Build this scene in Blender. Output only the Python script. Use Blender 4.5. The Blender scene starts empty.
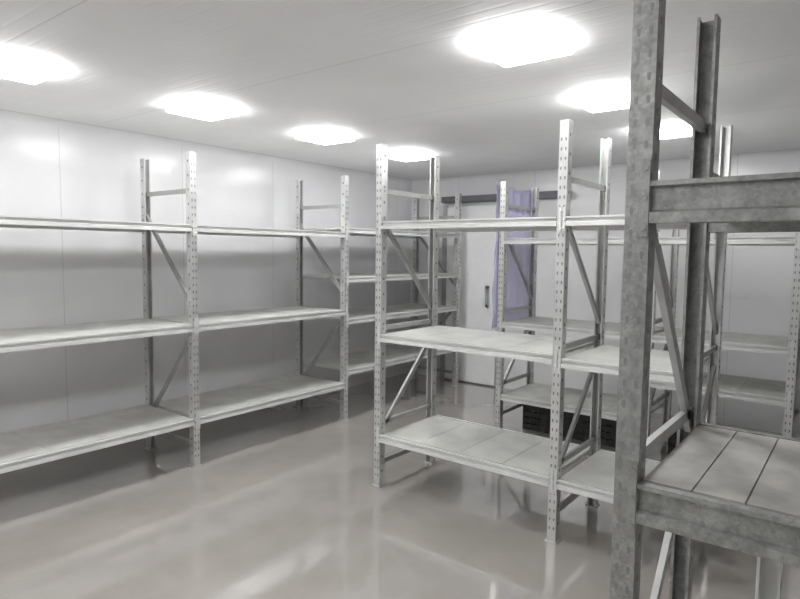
import bpy, bmesh, math, random
from mathutils import Vector, Matrix
random.seed(4)
SC = bpy.context.scene
COL = SC.collection

# ---------------------------------------------------------------- materials
def new_mat(name):
    m = bpy.data.materials.new(name); m.use_nodes = True
    nt = m.node_tree
    return m, nt, nt.nodes['Principled BSDF']

def node(nt, kind, **kw):
    n = nt.nodes.new(kind)
    for k, v in kw.items():
        if k in n.inputs: n.inputs[k].default_value = v
        else: setattr(n, k, v)
    return n

def painted(name, col, rough=.4, metal=0.0, var=.12, scale=9.0, bump=.0, spangle=0.0):
    """painted / galvanised sheet with faint uneven wear"""
    m, nt, b = new_mat(name)
    tc = node(nt, 'ShaderNodeTexCoord')
    nz = node(nt, 'ShaderNodeTexNoise', Scale=scale, Detail=5.0)
    nt.links.new(tc.outputs['Object'], nz.inputs['Vector'])
    ramp = node(nt, 'ShaderNodeValToRGB')
    lo = [c * (1 - var) for c in col]; hi = [min(1, c * (1 + var)) for c in col]
    ramp.color_ramp.elements[0].position = .35; ramp.color_ramp.elements[1].position = .65
    ramp.color_ramp.elements[0].color = (*lo, 1); ramp.color_ramp.elements[1].color = (*hi, 1)
    nt.links.new(nz.outputs['Fac'], ramp.inputs['Fac'])
    out = ramp.outputs['Color']
    if spangle:
        vo = node(nt, 'ShaderNodeTexVoronoi', Scale=130.0)
        nt.links.new(tc.outputs['Object'], vo.inputs['Vector'])
        mx = node(nt, 'ShaderNodeMix', data_type='RGBA', blend_type='MULTIPLY')
        mx.inputs['Factor'].default_value = spangle
        bw = node(nt, 'ShaderNodeRGBToBW'); nt.links.new(vo.outputs['Color'], bw.inputs['Color'])
        nt.links.new(out, mx.inputs['A']); nt.links.new(bw.outputs['Val'], mx.inputs['B'])
        out = mx.outputs['Result']
    nt.links.new(out, b.inputs['Base Color'])
    b.inputs['Roughness'].default_value = rough
    b.inputs['Metallic'].default_value = metal
    if bump:
        bp = node(nt, 'ShaderNodeBump', Strength=bump, Distance=.002)
        nt.links.new(nz.outputs['Fac'], bp.inputs['Height']); nt.links.new(bp.outputs['Normal'], b.inputs['Normal'])
    return m

def ribbed(name, col, axis, pitch, rough, seam=None, groove=.0015, darken=.25):
    """sandwich-panel sheet: narrow ribs every `pitch`, a joint line every `seam`"""
    m, nt, b = new_mat(name)
    tc = node(nt, 'ShaderNodeTexCoord'); sp = node(nt, 'ShaderNodeSeparateXYZ')
    nt.links.new(tc.outputs['Object'], sp.inputs[0])
    ax = sp.outputs[axis]
    def line(period, width):
        md = node(nt, 'ShaderNodeMath', operation='PINGPONG'); md.inputs[1].default_value = period / 2
        nt.links.new(ax, md.inputs[0])
        mr = node(nt, 'ShaderNodeMapRange'); mr.inputs['From Min'].default_value = 0
        mr.inputs['From Max'].default_value = width; mr.interpolation_type = 'SMOOTHSTEP'
        nt.links.new(md.outputs[0], mr.inputs['Value'])
        return mr.outputs['Result']
    h = line(pitch, pitch * .18)
    nz = node(nt, 'ShaderNodeTexNoise', Scale=1.7, Detail=4.0)
    nt.links.new(tc.outputs['Object'], nz.inputs['Vector'])
    ramp = node(nt, 'ShaderNodeValToRGB')
    ramp.color_ramp.elements[0].color = (*[c * .93 for c in col], 1); ramp.color_ramp.elements[1].color = (*col, 1)
    ramp.color_ramp.elements[0].position = .3; ramp.color_ramp.elements[1].position = .7
    nt.links.new(nz.outputs['Fac'], ramp.inputs['Fac'])
    out = ramp.outputs['Color']
    if seam:
        s = line(seam, .006)
        mx = node(nt, 'ShaderNodeMix', data_type='RGBA')
        mx.inputs['A'].default_value = (*[c * (1 - darken) for c in col], 1)
        nt.links.new(s, mx.inputs['Factor']); nt.links.new(out, mx.inputs['B']); out = mx.outputs['Result']
    nt.links.new(out, b.inputs['Base Color'])
    b.inputs['Roughness'].default_value = rough
    bp = node(nt, 'ShaderNodeBump', Strength=.6, Distance=groove)
    nt.links.new(h, bp.inputs['Height']); nt.links.new(bp.outputs['Normal'], b.inputs['Normal'])
    return m

def floor_mat():
    m, nt, b = new_mat('polished_floor')
    tc = node(nt, 'ShaderNodeTexCoord')
    nz = node(nt, 'ShaderNodeTexNoise', Scale=1.3, Detail=6.0, Roughness=.6)
    nt.links.new(tc.outputs['Object'], nz.inputs['Vector'])
    ramp = node(nt, 'ShaderNodeValToRGB')
    ramp.color_ramp.elements[0].position = .3; ramp.color_ramp.elements[1].position = .72
    ramp.color_ramp.elements[0].color = (*FLOOR_A, 1)
    ramp.color_ramp.elements[1].color = (*FLOOR_B, 1)
    nt.links.new(nz.outputs['Fac'], ramp.inputs['Fac'])
    nt.links.new(ramp.outputs['Color'], b.inputs['Base Color'])
    rr = node(nt, 'ShaderNodeMapRange'); rr.inputs['To Min'].default_value = .08; rr.inputs['To Max'].default_value = .26
    n2 = node(nt, 'ShaderNodeTexNoise', Scale=2.4, Detail=3.0)
    nt.links.new(tc.outputs['Object'], n2.inputs['Vector'])
    nt.links.new(n2.outputs['Fac'], rr.inputs['Value']); nt.links.new(rr.outputs['Result'], b.inputs['Roughness'])
    # fine tread of the anti-slip coat
    mp = node(nt, 'ShaderNodeMapping'); mp.inputs['Rotation'].default_value = (0, 0, math.radians(45))
    mp.inputs['Scale'].default_value = (1, 1, 1)
    nt.links.new(tc.outputs['Object'], mp.inputs['Vector'])
    ck = node(nt, 'ShaderNodeTexVoronoi', Scale=42.0, feature='F1'); ck.inputs['Randomness'].default_value = .25
    nt.links.new(mp.outputs[0], ck.inputs['Vector'])
    bp = node(nt, 'ShaderNodeBump', Strength=.2, Distance=.0005)
    nt.links.new(ck.outputs['Distance'], bp.inputs['Height']); nt.links.new(bp.outputs['Normal'], b.inputs['Normal'])
    b.inputs['IOR'].default_value = 1.6
    b.inputs['Coat Weight'].default_value = 1.0; b.inputs['Coat Roughness'].default_value = .04; b.inputs['Coat IOR'].default_value = 2.3
    return m

def emitter(name, col, s):
    m, nt, b = new_mat(name)
    b.inputs['Base Color'].default_value = (.9, .9, .9, 1)
    b.inputs['Emission Color'].default_value = (*col, 1); b.inputs['Emission Strength'].default_value = s
    return m

FLOOR_A = (.35, .325, .30); FLOOR_B = (.46, .425, .395)
M_light = painted('light_grey_powder_coat', (.66, .665, .65), .38, 0, .06)
M_post = painted('galvanised_upright', (.60, .605, .59), .3, .55, .10)
M_galv = painted('dark_mottled_galvanised_steel', (.31, .315, .30), .42, .35, .2, 30, 0, .3)  # mottled, spangled grey, darker than the steel of the other racks
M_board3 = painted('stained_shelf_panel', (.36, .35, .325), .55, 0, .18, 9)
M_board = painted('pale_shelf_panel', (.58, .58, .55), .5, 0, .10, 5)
M_board2 = painted('worn_pale_shelf_panel', (.50, .50, .47), .5, 0, .12, 6)
M_slot = painted('punched_slot_steel', (.20, .20, .20), .7)
M_bracedark = painted('dull_zinc_brace', (.38, .385, .375), .45, .3, .1)
M_wall = ribbed('white_wall_panel', (.80, .80, .808), 'Y', .25, .22, 1.0, .0006)
M_wallx = ribbed('white_wall_panel_cross', (.80, .80, .808), 'X', .25, .22, 1.0, .0006)
M_ceil = ribbed('ribbed_ceiling_sheet', (.86, .86, .865), 'Y', .08, .6, 1.12, .0014)
M_floor = floor_mat()
M_lamp = emitter('lamp_diffuser', (.985, .99, 1.0), 26.0)
M_house = painted('lamp_housing_white', (.8, .8, .8), .4)
M_door = painted('white_door_leaf', (.88, .89, .88), .3, 0, .02)
M_dframe = painted('door_frame_aluminium', (.50, .50, .51), .4, .4)
M_track = painted('door_track_dark', (.14, .14, .15), .5)
M_crate = painted('black_plastic', (.022, .023, .022), .45)

def film_mat():
    m, nt, b = new_mat('lilac_plastic_film')
    b.inputs['Base Color'].default_value = (.60, .58, .80, 1)
    b.inputs['Roughness'].default_value = .3
    b.inputs['Alpha'].default_value = .55
    return m
M_film = film_mat()

# ---------------------------------------------------------------- mesh helpers
class MB:
    def __init__(self): self.bm = bmesh.new()
    def box(self, x0, x1, y0, y1, z0, z1, mi=0):
        vs = [self.bm.verts.new(p) for p in ((x0,y0,z0),(x1,y0,z0),(x1,y1,z0),(x0,y1,z0),(x0,y0,z1),(x1,y0,z1),(x1,y1,z1),(x0,y1,z1))]
        for f in ((0,3,2,1),(4,5,6,7),(0,1,5,4),(1,2,6,5),(2,3,7,6),(3,0,4,7)):
            self.bm.faces.new([vs[i] for i in f]).material_index = mi
        return self
    def prism(self, pts, fn0, fn1, mi=0):
        """2-D outline carried from one end to the other"""
        a = [self.bm.verts.new(fn0(p)) for p in pts]; b = [self.bm.verts.new(fn1(p)) for p in pts]
        n = len(pts)
        for i in range(n):
            self.bm.faces.new((a[i], a[(i+1) % n], b[(i+1) % n], b[i])).material_index = mi
        self.bm.faces.new(a[::-1]).material_index = mi; self.bm.faces.new(b).material_index = mi
        return self
    def bar(self, p, q, w, t, side=Vector((1, 0, 0)), mi=0):
        """flat bar from p to q, t thick along `side`"""
        p, q = Vector(p), Vector(q); d = (q - p).normalized(); u = d.cross(side).normalized()
        pts = [(-w/2,-t/2),(w/2,-t/2),(w/2,t/2),(-w/2,t/2)]
        return self.prism(pts, lambda s: p + u*s[0] + side*s[1], lambda s: q + u*s[0] + side*s[1], mi)
    def mesh(self, name, mats):
        bmesh.ops.recalc_face_normals(self.bm, faces=self.bm.faces)
        me = bpy.data.meshes.new(name); self.bm.to_mesh(me); self.bm.free()
        for m in (mats if isinstance(mats, (list, tuple)) else [mats]): me.materials.append(m)
        return me

def link(name, me, parent=None, loc=(0,0,0), bevel=0):
    o = bpy.data.objects.new(name, me); COL.objects.link(o); o.parent = parent; o.location = loc
    if bevel:
        b = o.modifiers.new('edge', 'BEVEL'); b.width = bevel; b.segments = 2; b.limit_method = 'ANGLE'
    return o

def thing(name, label, cat, loc=(0,0,0), rz=0, group=None):
    o = bpy.data.objects.new(name, None); COL.objects.link(o); o.empty_display_size = .1
    o.location = loc; o.rotation_euler = (0,0,rz); o['label'] = label; o['category'] = cat
    if group: o['group'] = group
    return o

def struct(name, me, parent=None, loc=(0,0,0)):
    o = link(name, me, parent, loc)
    if parent is None: o['kind'] = 'structure'
    return o

# ---------------------------------------------------------------- room
XL, XR, YB, YF, CH = -4.72, 2.6, 6.3, -2.6, 2.51
T = .12
struct('floor', MB().box(XL-T, XR+T, YF-T, YB+T, -T, 0).mesh('floor', M_floor))
struct('ceiling', MB().box(XL-T, XR+T, YF-T, YB+T, CH, CH+T).mesh('ceiling', M_ceil))
struct('wall_left', MB().box(XL-T, XL, YF, YB, 0, CH).mesh('wall_left', M_wall))
struct('wall_right', MB().box(XR, XR+T, YF, YB, 0, CH).mesh('wall_right', M_wall))
struct('wall_back', MB().box(XL-T, XR+T, YB, YB+T, 0, CH).mesh('wall_back', M_wallx))
struct('wall_front', MB().box(XL-T, XR+T, YF-T, YF, 0, CH).mesh('wall_front', M_wallx))
# rounded cove strips where wall and ceiling meet
def cove(name, p, q, nx, ny):
    r = .05; pts = [(0,0)] + [(r*(1-math.sin(a)), r*(1-math.cos(a))) for a in [i*math.pi/12 for i in range(7)]]
    n = Vector((nx, ny, 0))
    mb = MB(); mb.prism(pts, lambda s: Vector(p)+n*s[0]-Vector((0,0,s[1])), lambda s: Vector(q)+n*s[0]-Vector((0,0,s[1])))
    struct(name, mb.mesh(name, M_wallx))
cove('trim_1', (XL, YF, CH), (XL, YB, CH), 1, 0)
cove('trim_2', (XL, YB, CH), (XR, YB, CH), 0, -1)

# sliding cold-room door on the back wall
D0, D1, DZ = -4.12, -3.42, 2.14
dr = struct('door_1', MB().box(D0, D1, YB-.06, YB-.002, .02, DZ).mesh('door_leaf', M_door))
mb = MB()
for a, b in ((D0-.09, D0-.02), (D1+.02, D1+.09)): mb.box(a, b, YB-.03, YB-.001, 0, DZ+.02)
struct('door_frame', mb.mesh('door_frame', M_dframe), dr)
struct('door_track', MB().box(D0-.05, D1+.85, YB-.13, YB-.001, DZ+.05, DZ+.12).mesh('door_track', M_track), dr)
mb = MB().box(D1-.12, D1-.09, YB-.11, YB-.09, .95, 1.2); mb.box(D1-.12, D1-.09, YB-.11, YB-.055, .95, .98); mb.box(D1-.12, D1-.09, YB-.11, YB-.055, 1.17, 1.2)
struct('door_handle', mb.mesh('door_handle', M_dframe), dr)

# ---------------------------------------------------------------- racks
def post_mesh(H, W, D, mats, flip):
    """lipped channel upright, web outwards, open side to the inside of the frame, two rows of slots"""
    t, lip = .004, .008
    pts = [(-W/2,0),(W/2,0),(W/2,D),(W/2-lip,D),(W/2-lip,D-t),(W/2-t,D-t),(W/2-t,t),(-W/2+t,t),(-W/2+t,D-t),(-W/2+lip,D-t),(-W/2+lip,D),(-W/2,D)]
    s = -1 if flip else 1
    mb = MB(); mb.prism(pts, lambda p: (p[0], s*p[1], .004), lambda p: (p[0], s*p[1], H))
    z = .08
    while z < H - .05:
        for sx in (-1, 1):
            x = sx * W * .24; y0 = -.0006 * s
            q = [(-.0025,-.009),(.0025,-.009),(.0045,.003),(.0035,.009),(-.0035,.009),(-.0045,.003)]
            mb.prism(q, lambda p: (x+p[0], y0, z+p[1]), lambda p: (x+p[0], .0002*s, z+p[1]), 1)
        z += .05
    # slots on the two flanks
    z = .105
    while z < H - .05:
        for sx in (-1, 1):
            x = sx * (W/2 + .0005)
            mb.box(min(x, x-sx*.001), max(x, x-sx*.001), min(s*D*.35, s*D*.6), max(s*D*.35, s*D*.6), z-.008, z+.008, 1)
        z += .1
    return mb.mesh('upright_post', mats)

def beam_mesh(L, hl, hg, ht, dp, mat, s):
    g = dp * .34
    pts = [(0,0),(0,hl*.8),(g*.9,hl),(g,hl+hg),(0,hl+hg+.001),(0,hl+hg+ht),(dp*.5,hl+hg+ht),(dp*.5,hl+hg+ht-.018),(dp,hl+hg+ht-.018),(dp,0)]
    mb = MB(); mb.prism(pts, lambda p: (0, s*p[0], p[1]), lambda p: (L, s*p[0], p[1]))
    return mb.mesh('beam', mat)

def connector_mesh(h, mat, s, W):
    mb = MB(); mb.box(.013, .034, min(0, -s*.004), max(0, -s*.004), -.03, h+.05)
    for z in (-.01, h/2+.01, h+.03): mb.prism([(.008*math.cos(a)+.023, .008*math.sin(a)+z) for a in [k*math.pi/4 for k in range(8)]],
                                   lambda p: (p[0], -s*.004, p[1]), lambda p: (p[0], -s*.007, p[1]))
    return mb.mesh('connector', mat)

def shelf_mesh(L, D, mat, pitch):
    n = max(2, round(L / pitch)); w = L / n; mb = MB()
    for k in range(n):
        x0, x1 = k*w + (.0018 if k else 0), (k+1)*w - (.0018 if k < n-1 else 0)
        mb.box(x0, x1, 0, D, random.uniform(0, .0015), .018)
        for yy in (D*.28, D*.5, D*.72): mb.box(x0+.02, x1-.02, yy-.012, yy+.012, -.012, .001)   # stiffening ribs under the panel
    return mb.mesh('shelf_panel', mat)

def foot_mesh(mat, s):
    mb = MB().box(-.036, .036, min(-s*.008, s*.065), max(-s*.008, s*.065), 0, .006)
    for x in (-.030, .030):
        mb.prism([(x+.005*math.cos(a), .058*s+.005*math.sin(a)) for a in [k*math.pi/3 for k in range(6)]], lambda p: (p[0], p[1], .006), lambda p: (p[0], p[1], .013))
    return mb.mesh('foot_plate', mat)

def rack(label, loc, rz, xs, d, H, bays, FH, pattern, mats, W=.050, beam=(.026,.014,.010,.045), pitch=.3, skip=()):
    mp, mbm, mbd, mbr = mats
    root = thing('storage_rack', label, 'shelving rack', loc, rz)
    PD = .055
    pm = [post_mesh(H, W, PD, [mp, M_slot], False), post_mesh(H, W, PD, [mp, M_slot], True)]
    fm = [foot_mesh(mp, 1), foot_mesh(mp, -1)]
    hl, hg, ht, dp = beam; bh = hl + hg + ht
    cm = [connector_mesh(bh, mbm, 1, W), connector_mesh(bh, mbm, -1, W)]
    for i, x in enumerate(xs):
        for r in (0, 1):
            p = link('upright_post', pm[r], root, (x, r*d, 0)); link('foot_plate', fm[r], p)
        for (a, z0, b, z1) in pattern:
            ya, yb = (PD*.5 if a == 0 else d-PD*.5), (PD*.5 if b == 0 else d-PD*.5)
            br = MB(); A = Vector((x, ya, z0)); B = Vector((x, yb, z1))
            br.bar(A, B, .032, .018)
            for Q in (A, B):
                br.prism([(Q.y+.008*math.cos(k*math.pi/3), Q.z+.008*math.sin(k*math.pi/3)) for k in range(6)],
                         lambda p: (x-W/2-.004, p[0], p[1]), lambda p: (x+W/2+.004, p[0], p[1]))
            link('brace', br.mesh('brace', mbr), root)
    for i, lv in enumerate(bays):
        x0, x1 = xs[i] + W/2, xs[i+1] - W/2; L = x1 - x0
        bm_ = [beam_mesh(L, hl, hg, ht, dp, mbm, 1), beam_mesh(L, hl, hg, ht, dp, mbm, -1)]
        sm = shelf_mesh(L - .004, d - 2*(.006 + dp*.5 + .001), mbd, pitch)
        for z in lv:
            for r in (0, 1):
                s = 1 if r == 0 else -1
                b = link('beam', bm_[r], root, (x0, r*d - s*.006, z - bh/2))
                link('connector', cm[r], b, (-.035, -s*-.002, 0)); link('connector', cm[r], b, (L, -s*-.002, 0))
            if (i, z) not in skip:
                link('shelf_panel', sm, root, (x0 + .002, .006 + dp*.5 + .001, z + bh/2 - .0175))
    return root

top_front = lambda FH: [(0,FH,1,FH),(0,1.80,1,1.16),(1,.97,0,.36),(0,.16,1,.16),(0,.43,1,.43),(0,1.075,1,1.075)]
top_rear = lambda FH: [(0,FH,1,FH),(1,1.84,0,1.18),(0,.97,1,.27),(0,.16,1,.16)]
R90 = math.radians(90)

rack('long pale grey steel rack standing along the left wall', (-3.80, 0, 0), R90, [.86, 2.50, 4.09, 6.02], .661, 2.27,
     [[.335, 1.02, 1.735], [.335, 1.02, 1.735], [.45, .93, 1.32, 1.78]], 2.0, top_rear(2.0), (M_post, M_light, M_board, M_bracedark))
rack('pale grey steel rack standing free in the middle of the room', (-2.549, 3.049, 0), 0, [0, 1.254, 1.903], .661, 2.28,
     [[.335, 1.015, 1.755], [.335, 1.0, 1.755]], 1.98, top_front(1.98), (M_post, M_light, M_board, M_bracedark))
rack('light grey rack at the back wall with lilac film on its left end', (-2.523, 4.679, 0), 0, [0, 1.254, 2.158, 3.41], .661, 2.2,
     [[.32, .96, 1.69], [.62, .96, 1.69], [.32, 1.69]], 2.0, top_front(2.0), (M_post, M_light, M_board2, M_bracedark))
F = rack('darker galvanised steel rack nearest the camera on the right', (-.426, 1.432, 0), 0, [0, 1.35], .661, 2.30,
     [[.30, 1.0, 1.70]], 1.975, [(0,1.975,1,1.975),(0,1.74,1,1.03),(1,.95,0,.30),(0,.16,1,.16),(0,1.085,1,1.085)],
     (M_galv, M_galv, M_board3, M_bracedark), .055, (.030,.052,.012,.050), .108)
# short channel leg propping the rear of the galvanised rack's middle shelf
pr = link('support_leg', post_mesh(.935, .062, .045, [M_light, M_slot], True), F, (.243, .661-.012, 0))
link('foot_plate', foot_mesh(M_light, -1), pr)

# lilac stretch film around the end frame of the back rack
mb = MB(); bm = mb.bm
def film(z0, z1, ny=26, nz=14):
    g = []
    for j in range(nz+1):
        z = z0 + (z1-z0)*j/nz; row = []
        for i in range(ny+1):
            y = -.03 + .72*i/ny
            x = -.052 + .010*math.sin(y*38 + z*5) + .007*math.sin(z*19 + y*7)
            row.append(bm.verts.new((x, y, z + .015*math.sin(y*12))))
        g.append(row)
    for j in range(nz):
        for i in range(ny): bm.faces.new((g[j][i], g[j][i+1], g[j+1][i+1], g[j+1][i]))
film(.92, 2.17, 26, 30)
o = link('plastic_film', mb.mesh('plastic_film', M_film), None, (-2.523, 4.679, 0))
o['label'] = 'lilac plastic film hanging over the end frame of the back rack'; o['category'] = 'plastic film'
so = o.modifiers.new('thick', 'SOLIDIFY'); so.thickness = .0015
for p in o.data.polygons: p.use_smooth = True

# black crates under the back rack
def crate_parts(w, d, h):
    body = MB(); t = .006
    body.box(0, w, 0, d, 0, t)
    n = 4; zs = [t + (h-t)*k/n for k in range(n+1)]
    for k in range(n):
        a, b = zs[k], zs[k+1]-.010
        body.box(0, w, 0, t, a, b); body.box(0, w, d-t, d, a, b)
        body.box(0, t, t, d-t, a, b); body.box(w-t, w, t, d-t, a, b)
    for x in [w*k/4 for k in range(5)]:
        xx = min(max(x, .008), w-.008)
        body.box(xx-.008, xx+.008, -.003, t, 0, h-.001); body.box(xx-.008, xx+.008, d-t, d+.003, 0, h-.001)
    for y in (d*.25, d*.5, d*.75):
        body.box(-.003, t, y-.008, y+.008, 0, h-.001); body.box(w-t, w+.003, y-.008, y+.008, 0, h-.001)
    rim = MB(); r = .012
    rim.box(-r, w+r, -r, .004, h-.018, h); rim.box(-r, w+r, d-.004, d+r, h-.018, h)
    rim.box(-r, .004, .004, d-.004, h-.018, h); rim.box(w-.004, w+r, .004, d-.004, h-.018, h)
    return body.mesh('crate', M_crate), rim.mesh('rim', M_crate)
cb, cr = crate_parts(.29, .36, .23)
crate_x = [(-2.40, 'black slatted crate on the floor at the left end of the back rack'),
           (-2.06, 'black slatted crate on the floor, second from the left under the back rack'),
           (-1.72, 'black slatted crate on the floor, third from the left under the back rack'),
           (-1.16, 'black slatted crate on the floor, rightmost of those under the back rack')]
for x, lb in crate_x:
    c = link('crate', cb, None, (x, 4.93, 0)); c['label'] = lb; c['category'] = 'crate'; c['group'] = 'black crates under the back rack'
    link('rim', cr, c)

# ---------------------------------------------------------------- ceiling lamps
S = .17
hm = MB(); hm.box(-S+.02, S-.02, -S+.02, S-.02, -.010, 0); hm = hm.mesh('lamp_housing', M_house)
dm = MB(); dm.prism([(-S,-S),(S,-S),(S,S),(-S,S)], lambda p: (p[0]*.97, p[1]*.97, -.040), lambda p: (p[0], p[1], -.0095)); dm = dm.mesh('diffuser', M_lamp)
def lamp(x, y, label, group='square ceiling lamps'):
    t = thing('ceiling_lamp', label, 'ceiling lamp', (x, y, CH), 0, group)
    link('lamp_housing', hm, t); link('diffuser', dm, t)
LX, LX2 = -3.49, -1.245
seq = ['cut off by the left edge', 'second nearest of the row', 'third from the camera', 'farthest one, near the back wall']
for k in range(4): lamp(LX, 1.266+1.115*k, 'square ceiling lamp over the left aisle, ' + seq[k])
seq2 = ['large and nearest, left of the tall grey post', 'half behind the tall grey post', 'seen between the two tall grey posts']
for k in range(3): lamp(LX2-.02, 2.48+1.145*k, 'square ceiling lamp over the middle rack, ' + seq2[k])
off = 'square white ceiling lamp beside or behind the camera, unseen and added to light the room'
for x, y in [(LX, .151), (LX, -1.0), (LX2, 1.2), (LX2, 0.1), (LX2, -1.1), (1.1, -1.1)]:  # unseen lamps, put in to help light the room
    lamp(x, y, off, 'added ceiling lamps out of view')

# ---------------------------------------------------------------- world, camera, view
w = bpy.data.worlds.new('World'); SC.world = w; w.use_nodes = True
w.node_tree.nodes['Background'].inputs['Color'].default_value = (.8, .82, .85, 1)
w.node_tree.nodes['Background'].inputs['Strength'].default_value = .3

cam = bpy.data.cameras.new('Camera'); co = bpy.data.objects.new('Camera', cam); COL.objects.link(co)
yaw, pitch, roll, f = math.radians(37.81), math.radians(4.466), math.radians(.69), 602.6
fw = Vector((-math.sin(yaw)*math.cos(pitch), math.cos(yaw)*math.cos(pitch), -math.sin(pitch)))
rt = Vector((math.cos(yaw), math.sin(yaw), 0)); up = rt.cross(fw)
rt2 = rt*math.cos(roll) + up*math.sin(roll); up2 = -rt*math.sin(roll) + up*math.cos(roll)
m = Matrix((rt2, up2, -fw)).transposed().to_4x4(); m.translation = (0, 0, 1.58)
co.matrix_world = m
cam.sensor_width = 36; cam.sensor_fit = 'HORIZONTAL'; cam.lens = f/800*36; cam.clip_start = .05
SC.camera = co
vs = SC.view_settings
vs.view_transform = 'Standard'; vs.look = 'None'; vs.gamma = 1; vs.use_curve_mapping = False; vs.exposure = .08
SC.cycles.use_denoising = True
SC.cycles.max_bounces = 14; SC.cycles.diffuse_bounces = 10
